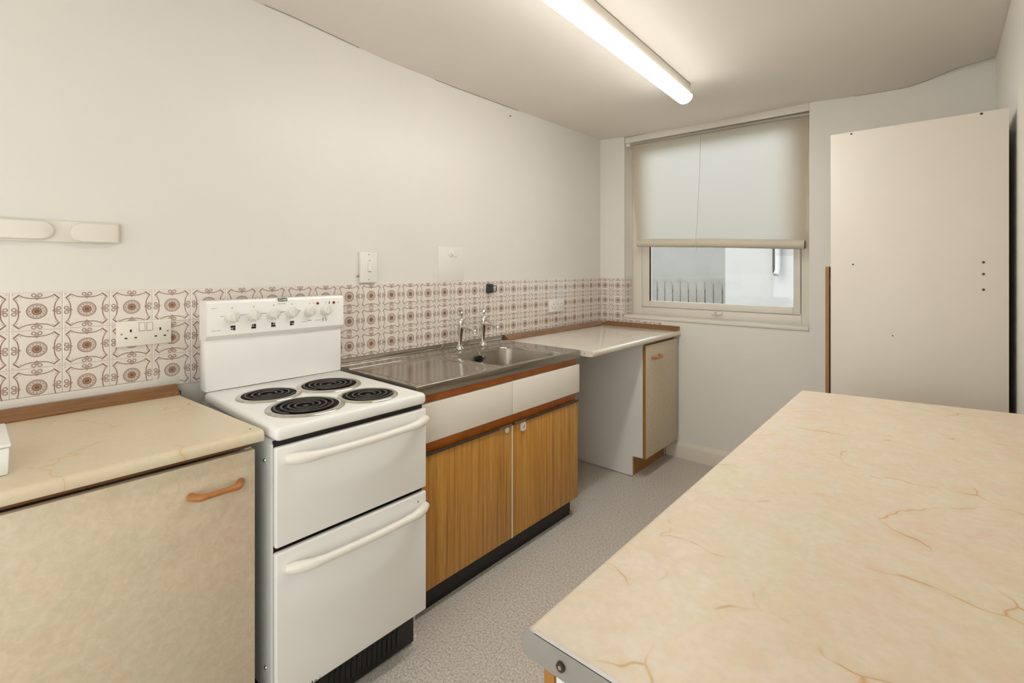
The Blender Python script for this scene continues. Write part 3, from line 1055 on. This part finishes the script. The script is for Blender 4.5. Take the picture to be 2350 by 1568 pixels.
# ---- pillar taps
def tap(x, y, rz, label, tilt):
    o = thing('pillar_tap', label, 'tap', (x, y, 0.8512), group='pillar taps over the sink')
    o.rotation_euler = (0, tilt, 0)
    part('base_flange', MB().lathe([(0.022, 0.0), (0.022, 0.002), (0.019, 0.007), (0.013, 0.014), (0.0105, 0.021)], (0, 0, 0), 'z', 20), 'chrome', o, local=True)
    body = [(0.0105, 0.0215), (0.0098, 0.030), (0.0112, 0.060), (0.0145, 0.090), (0.0175, 0.112), (0.0182, 0.125), (0.0180, 0.140), (0.0165, 0.150), (0.0120, 0.156), (0.008, 0.159)]
    part('body', MB().lathe(body, (0, 0, 0), 'z', 20), 'chrome', o, local=True)
    sp = [(0.010, 0, 0.116), (0.035, 0, 0.118), (0.070, 0, 0.117), (0.092, 0, 0.114), (0.103, 0, 0.106), (0.107, 0, 0.094)]
    part('spout', MB().tube(sp, [0.0125, 0.0105, 0.0096, 0.0096, 0.0100, 0.0102], 12), 'chrome', o, local=True)
    hd = MB().lathe([(0.0055, 0.1612), (0.0050, 0.172), (0.0085, 0.178), (0.0095, 0.184), (0.006, 0.190)], (0, 0, 0), 'z', 14)
    for k in range(4):
        a = rz + k * PI / 2
        dx, dy = math.cos(a), math.sin(a)
        hd.tube([(dx * 0.006, dy * 0.006, 0.183), (dx * 0.018, dy * 0.018, 0.1835), (dx * 0.031, dy * 0.031, 0.1848)], [0.0040, 0.0036, 0.0050], 8)
    part('cross_handle', hd, 'chrome', o, local=True)
    return o


tap(0.070, 1.553, 0.25, 'chrome pillar tap with cross handle over the sink, nearer the cooker', 0.085)
tap(0.070, 1.722, 0.70, 'chrome pillar tap with cross handle over the sink, nearer the window', 0.05)

# ================================================================== COOKER
CY0, CY1 = 0.388, 0.873
c = thing('electric_cooker', 'white freestanding electric cooker with four black coil burners', 'cooker', (0.35, 0.63, 0))
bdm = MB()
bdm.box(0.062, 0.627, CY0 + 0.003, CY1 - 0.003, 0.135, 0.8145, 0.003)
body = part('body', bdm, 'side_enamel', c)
for z in (0.752, 0.205):
    part('screw', MB().lathe([(0.0045, CY0 + 0.0005), (0.006, CY0 + 0.0031)], (0.578 if z > 0.5 else 0.585, 0, z), 'y', 10), 'worn_chrome', body)
part('front_frame', MB().box(0.6275, 0.6312, CY0 + 0.002, CY1 - 0.002, 0.135, 0.8145, 0.001), 'black_plastic', c, 'black gap frame behind the doors')
part('side_trim', MB().box(0.6205, 0.6318, CY0 + 0.0005, CY0 + 0.0026, 0.135, 0.806), 'white_enamel', c)
part('plinth', MB().box(0.10, 0.597, CY0 + 0.012, CY1 - 0.010, 0.010, 0.134, 0.002), 'black_plinth', c, 'black vented plinth')
vm = MB()
for k in range(14):
    y = 0.56 + k * 0.018
    vm.box(0.5972, 0.5992, y, y + 0.008, 0.03, 0.085, 0.0008)
part('vent_slot', vm, 'black_plastic', c)
for x in (0.12, 0.575):
    for y in (CY0 + 0.03, CY1 - 0.005):
        part('foot', MB().lathe([(0.010, 0.0), (0.010, 0.012), (0.006, 0.013), (0.006, 0.03)], (x if x < 0.3 or y < 0.6 else 0.578, y if y < 0.6 else CY1 + 0.004, 0), 'z', 12), 'cream_plastic', c)

# hob: pressed enamel tray with rounded lip
hm = MB().box(0.100, 0.655, CY0, CY1, 0.8155, 0.852, 0.013, 4)
hob = part('hob_top', hm, 'white_enamel', c, ang=50)
RAISE = 0.852
for (bx, by, br, turns) in ((0.301, 0.515, 0.096, 3.9), (0.517, 0.532, 0.110, 4.6), (0.320, 0.710, 0.107, 4.6), (0.543, 0.724, 0.094, 3.9)):
    bo = part('burner', MB().lathe([(br * 0.86, RAISE + 0.0035), (br * 0.80, RAISE + 0.0006), (0.02, RAISE + 0.0004), (0.001, RAISE + 0.0004)], (bx, by, 0), 'z', 40), 'bowl', c, 'black coil burner')
    part('trim_ring', MB().lathe([(br * 0.845, RAISE + 0.0003), (br * 0.845, RAISE + 0.0046), (br * 0.885, RAISE + 0.0062), (br * 0.945, RAISE + 0.0052), (br * 0.985, RAISE + 0.0030), (br, RAISE + 0.0003)], (bx, by, 0), 'z', 48, close=False), 'worn_chrome', bo, 'chrome trim ring')
    sp = []
    turns -= 0.9
    n = int(turns * 26)
    r0 = 0.020
    for i in range(n + 1):
        a = i / n * turns * 2 * PI
        rr = r0 + (br * 0.80 - r0) * i / n
        sp.append((bx + rr * math.cos(a + 0.9), by + rr * math.sin(a + 0.9), RAISE + 0.0062))
    sp.append((sp[-1][0], sp[-1][1], RAISE + 0.002))
    part('coil', MB().tube(sp, 0.0034, 7, squash=0.9), 'coil', bo)
    part('hub', MB().lathe([(0.009, RAISE + 0.0005), (0.008, RAISE + 0.005), (0.002, RAISE + 0.006)], (bx, by, 0), 'z', 14), 'coil', bo)

# splash back and control fascia
part('splash_back', MB().box(0.060, 0.114, CY0, CY1 - 0.004, 0.853, 1.034, 0.003), 'white_enamel', c)
fp = [(0.058, 1.022), (0.114, 1.022), (0.131, 1.038), (0.130, 1.142), (0.124, 1.152), (0.116, 1.155), (0.062, 1.153), (0.058, 1.148)]
fa = part('control_fascia', MB().prism(fp, 'y', CY0 - 0.001, CY1 - 0.003), 'white_enamel', c)
FX = 0.1306
for i, (y, z) in enumerate(((0.463, 1.099), (0.531, 1.100), (0.599, 1.101), (0.664, 1.102), (0.732, 1.102), (0.797, 1.102))):
    k = part('knob', MB().lathe([(0.0190, FX + 0.0003), (0.0190, FX + 0.004), (0.0165, FX + 0.006), (0.0150, FX + 0.017), (0.0125, FX + 0.019)], (0, y, z), 'x', 24), 'white_plastic', c)
    part('knob_grip', MB().box(FX + 0.012, FX + 0.0245, y - 0.0035, y + 0.0035, z - 0.0155, z + 0.0155, 0.0025), 'white_plastic', k)
for y in (0.763, 0.829):
    part('indicator_light', MB().lathe([(0.0052, FX + 0.0003), (0.0050, FX + 0.002), (0.002, FX + 0.0032)], (0, y, 1.128), 'x', 14), 'amber', c, 'amber indicator light')


def flat(mb, y0, y1, z0, z1, t_=0.0008):
    return mb.box(FX - 0.0003, FX + t_, y0, y1, z0, z1)


# burner-position symbols: three filled squares in an L and a small separate one
for (y, z, miss) in ((0.4655, 1.0605, (0, 0)), (0.5315, 1.0605, (0, 1)), (0.598, 1.0605, (1, 1)), (0.665, 1.060, (1, 0))):
    s_ = 0.0072
    mk = MB()
    for a in (0, 1):
        for b_ in (0, 1):
            yy, zz = y + (a - 0.5) * s_ * 1.05, z + (b_ - 0.5) * s_ * 1.15
            q = s_ * (0.34 if (a, b_) == miss else 0.53)
            flat(mk, yy - q, yy + q, zz - q, zz + q)
    part('burner_symbol', mk, 'print', c)
mk = MB()
for i, y in enumerate((0.463, 0.531, 0.599, 0.664)):
    z = 1.0995 + 0.0008 * i
    flat(mk, y - 0.0016, y + 0.0016, z + 0.0265, z + 0.0305)
    flat(mk, y - 0.036, y - 0.0235, z + 0.0015, z + 0.0030); flat(mk, y + 0.0235, y + 0.033, z + 0.0015, z + 0.0030)
    for a in (195, 225, 255, 285, 315, 345):
        yy, zz = y + 0.0235 * math.cos(math.radians(a)), z + 0.0235 * math.sin(math.radians(a))
        flat(mk, yy - 0.0011, yy + 0.0011, zz - 0.0011, zz + 0.0011)
for y in (0.732, 0.797):
    flat(mk, y - 0.0012, y + 0.0012, 1.1275, 1.1315)
    for a in range(190, 351, 20):
        yy, zz = y + 0.0235 * math.cos(math.radians(a)), 1.102 + 0.0235 * math.sin(math.radians(a))
        flat(mk, yy - 0.0010, yy + 0.0010, zz - 0.0012, zz + 0.0012)
flat(mk, 0.783, 0.7865, 1.0585, 1.0725); flat(mk, 0.795, 0.7985, 1.0585, 1.0725)
flat(mk, 0.722, 0.738, 1.0640, 1.0665)
part('dial_marks', mk, 'print_grey', c)['kind'] = 'stuff'
mk = MB()
flat(mk, 0.400, 0.416, 1.1285, 1.1305); flat(mk, 0.400, 0.428, 1.0545, 1.0565)
flat(mk, 0.612, 0.641, 1.1330, 1.1352); flat(mk, 0.700, 0.722, 1.0600, 1.0618); flat(mk, 0.752, 0.779, 1.0630, 1.0648)
flat(mk, 0.744, 0.752, 1.1300, 1.1318); flat(mk, 0.846, 0.850, 1.1260, 1.1310)
part('faint_print', mk, 'print_faint', c)['kind'] = 'stuff'
mk = MB().prism([(0.808, 1.1245), (0.813, 1.1245), (0.812, 1.1335), (0.810, 1.1335)], 'x', FX - 0.0003, FX + 0.0008)
part('green_mark', mk, 'green_print', c)
bd = part('badge', MB().prism([(0.6145, 1.1545), (0.6455, 1.1545), (0.6485, 1.1425), (0.6175, 1.1425)], 'x', 0.1262, 0.1318), 'badge', c, 'grey parallelogram badge with white lettering')
cu = bpy.data.curves.new('lettering', 'FONT'); cu.body = 'Creda'; cu.size = 0.0108; cu.extrude = 0.0002
cu.align_x = 'CENTER'; cu.align_y = 'CENTER'; cu.offset = 0.0002
to = bpy.data.objects.new('lettering_tmp', cu); COL.objects.link(to)
bpy.context.view_layer.update()
tm = bpy.data.meshes.new_from_object(to.evaluated_get(bpy.context.evaluated_depsgraph_get()))
bpy.data.objects.remove(to); bpy.data.curves.remove(cu)
tm.transform(Matrix.Translation((0.1322, 0.6315, 1.1483)) @ Matrix(((0, 0, 1, 0), (1, 0, 0, 0), (0, 1, 0, 0), (0, 0, 0, 1))))
tm.transform(Matrix.Translation(-Vector(wloc(c))))
tm.materials.clear(); tm.materials.append(M['badge_text']); tm.name = 'lettering'
lo_ = bpy.data.objects.new('lettering', tm); COL.objects.link(lo_); lo_.parent = bd


# oven doors with bowed handles
def bowed(y0, y1, z, name, parent):
    pts, rad = [], []
    n = 28
    for i in range(n + 1):
        a = i / n
        e = min(a, 1 - a)
        off = 0.006 + 0.024 * math.sin(min(1, e / 0.16) * PI / 2) + 0.006 * math.sin(a * PI)
        pts.append((0.6515 + off, y0 + (y1 - y0) * a, z - 0.004 * math.sin(a * PI)))
        k = 1 - min(1, e / 0.22)
        rad.append(0.0110 + 0.0065 * k - (0.006 if i in (0, n) else 0) - (0.0015 if i in (1, n - 1) else 0))
    return part(name, MB().tube(pts, rad, 14), 'handle_plastic', parent, 'long bowed off-white handle')


d = part('oven_door', MB().box(0.6320, 0.6510, CY0 + 0.001, CY1 + 0.002, 0.541, 0.8005, 0.006, 3), 'white_enamel', c, 'upper grill door', ang=50)
bowed(0.412, 0.868, 0.768, 'handle', d)
d = part('oven_door', MB().box(0.6320, 0.6510, CY0 + 0.001, CY1 + 0.002, 0.136, 0.5285, 0.006, 3), 'white_enamel', c, 'lower oven door', ang=50)
bowed(0.412, 0.868, 0.484, 'handle', d)
part('chip', MB().box(0.6509, 0.6513, 0.432, 0.436, 0.459, 0.470), 'dark_slot', d)
part('chip', MB().box(0.6509, 0.6513, 0.441, 0.444, 0.462, 0.468), 'dark_slot', d)

part('chip', MB().box(0.6509, 0.6513, 0.838, 0.841, 0.500, 0.507), 'dark_slot', d)
for k in range(9):
    y = 0.405 + 0.013 * k + random.uniform(-.004, .004)
    w_, h_ = random.uniform(.002, .006), random.uniform(.0015, .005)
    part('chip', MB().box(0.6508, 0.6512, y, y + w_, 0.1415, 0.1415 + h_), 'dark_slot', d)

# ================================================================== WALL FITTINGS
# twin socket by the cooker
def socket(y0, y1, z0, z1, label, xw=0.0006, dep=0.0105, mat='cream_plastic'):
    W, H = y1 - y0, z1 - z0
    o = thing('wall_socket', label, 'socket', (xw, (y0 + y1) / 2, z0), 'twin wall sockets')
    part('face_plate', MB().box(xw, xw + dep, y0, y1, z0, z1, 0.003), mat, o)
    xf = xw + dep
    Y = lambda f_: y0 + W * f_
    Z = lambda f_: z0 + H * f_
    for f_ in (0.445, 0.585):
        part('rocker_shade', MB().box(xf - 0.001, xf + 0.0003, Y(f_) - 0.0078, Y(f_) + 0.0078, Z(0.575), Z(0.92)), 'print_grey', o)  # grey plate painted as the shadow around the rocker
        sm_ = MB().prism([(xf + 0.0001, Z(0.60)), (xf + 0.0045, Z(0.60)), (xf + 0.0015, Z(0.90)), (xf + 0.0001, Z(0.90))], 'y', Y(f_) - 0.0065, Y(f_) + 0.0065)
        part('rocker_switch', sm_, mat, o)
    for e in (0.25, 0.785):
        sl = MB().box(xf - 0.001, xf + 0.0004, Y(e) - 0.0022, Y(e) + 0.0022, Z(0.56), Z(0.67))
        for s_ in (-0.085, 0.085):
            sl.box(xf - 0.001, xf + 0.0004, Y(e + s_) - 0.0035, Y(e + s_) + 0.0035, Z(0.33) - 0.002, Z(0.33) + 0.002)
        part('pin_slot', sl, 'dark_slot', o)
    for e in (0.09, 0.925):
        part('screw', MB().lathe([(0.0030, xf - 0.001), (0.0028, xf + 0.0006)], (0, Y(e), Z(0.5)), 'x', 10), 'brass', o)
    return o


socket(0.1755, 0.3195, 1.0155, 1.0955, 'cream twin wall socket on the patterned tiles left of the cooker')
socket(2.392, 2.552, 0.978, 1.060, 'white twin wall socket on the tiles between sink and window', dep=0.018, mat='white_plastic')

# cooker control switch
o = thing('cooker_switch', 'tall cream cooker switch plate just above the tiles', 'switch', (0, 1.061, 1.199))
xw = -WT + 0.0003
part('face_plate', MB().box(xw, xw + 0.016, 1.0185, 1.1045, 1.199, 1.336, 0.003), 'white_plastic', o)
part('rocker_switch', MB().prism([(xw + 0.0161, 1.250), (xw + 0.021, 1.250), (xw + 0.0175, 1.290), (xw + 0.0161, 1.290)], 'y', 1.055, 1.073), 'white_plastic', o)
part('neon_slot', MB().box(xw + 0.0155, xw + 0.0164, 1.059, 1.069, 1.2955, 1.2985), 'print_grey', o)
part('neon_slot', MB().box(xw + 0.0155, xw + 0.0164, 1.056, 1.072, 1.2455, 1.2485), 'print_grey', o)
for z in (1.212, 1.324):
    part('screw', MB().lathe([(0.0032, xw + 0.015), (0.003, xw + 0.0166)], (0, 1.061, z), 'x', 10), 'print_grey', o)
part('brass_screw', MB().tube([(xw + 0.006, 1.018, 1.228), (xw + 0.006, 1.008, 1.228)], [0.003, 0.0045], 10), 'brass', o)

# cream wall bracket with two rounded pads
o = thing('wall_bracket', 'cream plastic rail with two rounded pads high on the wall above the left tiles', 'bracket', (0, 0.0, 1.338))
part('back_rail', MB().box(xw, xw + 0.010, -0.28, 0.182, 1.338, 1.400, 0.002), 'cream_plastic', o)


def pad(yo, yi, zc, hh):
    """D-shaped pad: straight end at yo, round end at yi"""
    sgn = 1 if yo > yi else -1
    out_ = [(yo, zc - hh), (yo, zc + hh)]
    ry = 0.032
    for i in range(13):
        a = PI / 2 - PI * i / 12
        out_.append((yi + sgn * ry - sgn * ry * math.cos(a), zc + hh * math.sin(a)))
    t = bmesh.new()
    ctr = (sum(p[0] for p in out_) / len(out_), zc)
    rows = []
    for k, x in ((1.0, xw + 0.0102), (1.0, xw + 0.016), (0.97, xw + 0.021), (0.90, xw + 0.024)):
        rows.append([t.verts.new((x, ctr[0] + (p[0] - ctr[0]) * k, zc + (p[1] - zc) * k)) for p in out_])
    n = len(out_)
    for a, b_ in zip(rows, rows[1:]):
        for i in range(n): t.faces.new((a[i], a[(i + 1) % n], b_[(i + 1) % n], b_[i]))
    t.faces.new(rows[0][::-1]); t.faces.new(rows[-1])
    bmesh.ops.recalc_face_normals(t, faces=t.faces)
    mb_ = MB(); mb_.join(t)
    return part('pad', mb_, 'cream_plastic', o, ang=50)


pad(-0.28, 0.036, 1.370, 0.027)
pad(0.183, 0.070, 1.368, 0.029)

# clear patch with a hook on it
o = thing('splash_sheet', 'faint pale plastic sheet on the wall above the taps', 'sheet', (0, 1.56, 1.205))
part('sheet', MB().box(xw, xw + 0.0012, 1.472, 1.648, 1.1955, 1.375, 0.0004), 'sheet', o)
hk = thing('wall_hook', 'small white suction hook on the wall above the taps', 'hook', (0, 1.56, 1.34))
part('disc', MB().lathe([(0.020, xw + 0.0014), (0.019, xw + 0.004), (0.008, xw + 0.007)], (0, 1.560, 1.343), 'x', 20), 'white_plastic', hk)
part('hook', MB().tube([(xw + 0.007, 1.560, 1.345), (xw + 0.015, 1.561, 1.340), (xw + 0.020, 1.565, 1.328), (xw + 0.026, 1.568, 1.322), (xw + 0.031, 1.568, 1.328)], [0.005, 0.0045, 0.004, 0.004, 0.003], 8), 'white_plastic', hk)

# dark clip with a wire loop
o = thing('bottle_opener', 'small dark clip with a wire loop fixed to the tiles above the taps', 'clip', (0, 1.85, 1.124))
part('clip_body', MB().box(0.0004, 0.020, 1.817, 1.858, 1.124, 1.175, 0.003), 'teal_black', o)
lp = [(0.012, 1.8595 + 0.030 * a, 1.147 + b_) for a, b_ in ((0, 0.010), (0.35, 0.017), (0.8, 0.018), (1.0, 0.012), (0.95, -0.010), (0.75, -0.019), (0.35, -0.017), (0, -0.006))]
part('wire_loop', MB().tube(lp, 0.0022, 8), 'teal_black', o)

# tiny nail high on the wall
o = part('wall_nail', MB().tube([(xw, 2.02, 2.17), (xw + 0.012, 2.02, 2.171)], [0.0018, 0.003], 8), 'grip')
tag(o, 'tiny dark nail high on the left wall just under the ceiling', 'nail')

# white tub at the left frame edge
o = thing('plastic_tub', 'white square plastic tub on the left worktop at the photo edge', 'tub', (0.42, -0.19, HW + 0.0003))
tm_ = MB().box(0.33, 0.523, -0.29, -0.0795, HW + 0.0003, 0.902, 0.004)
tm_.warp(lambda c_: (0.427 + (c_.x - 0.427) * (1 + 0.35 * (c_.z - HW)), -0.185 + (c_.y + 0.185) * (1 + 0.35 * (c_.z - HW)), c_.z))
part('tub_body', tm_, 'tub', o)
part('lid', MB().box(0.3265, 0.5275, -0.294, -0.0755, 0.9025, 0.909, 0.003), 'tub', o)

# ================================================================== ROLL-UP BLIND
BY = L + 0.035
o = thing('roller_blind', 'cream roll-up blind half lowered over the window', 'blind', (0.8, BY, 1.4))
part('top_rail', MB().tube([(0.232, BY, 2.168), (1.362, BY, 2.152)], 0.0125, 12), 'steel_rail', o, 'grey top rail')
part('bracket', MB().box(0.2005, 0.232, BY - 0.013, BY + 0.013, 2.152, 2.196, 0.002), 'white_plastic', o)
bm = bmesh.new()
nx_, nz_ = 40, 24
gv = []
RZ0, RZ1 = 1.432, 1.4035        # roll centre, left and right
RR = 0.0215
for j in range(nz_ + 1):
    f_ = j / nz_
    row = []
    for i in range(nx_ + 1):
        g_ = i / nx_
        xl = 0.243 + 0.042 * f_ ** 2.5
        xr = 1.356 - 0.020 * f_
        zt = 2.160 - 0.016 * g_
        zb_ = (1.478 if g_ < 0 else 1.462) - 0.045 * g_
        row.append((xl + (xr - xl) * g_, BY + 0.006 * math.sin(f_ * PI) * math.sin(g_ * 7) + 0.010 * f_, zt + (zb_ - zt) * f_))
    gv.append(row)
fr1 = [[bm.verts.new(p) for p in r_] for r_ in gv]
for j in range(nz_):
    for i in range(nx_):
        bm.faces.new((fr1[j][i], fr1[j][i + 1], fr1[j + 1][i + 1], fr1[j + 1][i]))
fmb = MB(); fmb.join(bm)
fab = part('fabric', fmb, 'blind', o)
ra, rb = Vector((0.288, BY - 0.002, 1.448)), Vector((1.337, BY - 0.006, 1.401))
mid = (ra + rb) / 2 + Vector((0, 0, 0.004))
rl = part('bottom_roll', MB().tube([ra, ra.lerp(mid, .5), mid, mid.lerp(rb, .5), rb], [0.0275, 0.0285, 0.0285, 0.0280, 0.0275], 18), 'roll', o, 'beige rolled fabric')
part('roll_core', MB().tube([rb + Vector((0.0002, 0, 0)), rb + Vector((0.0016, 0, 0))], 0.022, 16), 'grip_light', rl, 'brown cardboard core end')
cd_ = [(0.742, BY - 0.012, 2.150), (0.738, BY - 0.014, 1.95), (0.730, BY - 0.018, 1.75), (0.722, BY - 0.022, 1.55), (0.718, BY - 0.038, 1.45), (0.722, BY - 0.037, 1.40), (0.726, BY - 0.034, 1.375)]
co = part('cord', MB().tube(cd_, 0.0014, 6), 'cord', o)
part('cord_ring', MB().tube([(0.727 + 0.004 * math.cos(a), BY - 0.034, 1.368 + 0.007 * math.sin(a)) for a in [i * PI / 6 for i in range(12)]], 0.0013, 6, closed=True), 'chrome', co)

# ================================================================== CEILING LIGHT
LEN = 1.50
o = thing('batten_light', 'lit fluorescent batten light with white diffuser on the ceiling', 'ceiling light', (0.974, 1.565, 2.20))
o.rotation_euler = (0, 0, 0.047)
hl = LEN / 2
zc = ceil_z(0.97, 1.6) - 2.20
part('body', MB().box(-0.031, 0.031, -hl, hl, -0.052, min(0.0, zc) - 0.0005, 0.002), 'gloss_paint', o, local=True)
dp_ = [(-0.040, -0.0535), (0.040, -0.0535)]
for i in range(1, 12):
    a = PI * i / 12
    dp_.append((0.041 * math.cos(a), -0.0545 - 0.038 * math.sin(a)))
part('diffuser', MB().prism(dp_, 'y', -hl, hl), 'lamp', o, 'glowing white diffuser', local=True)
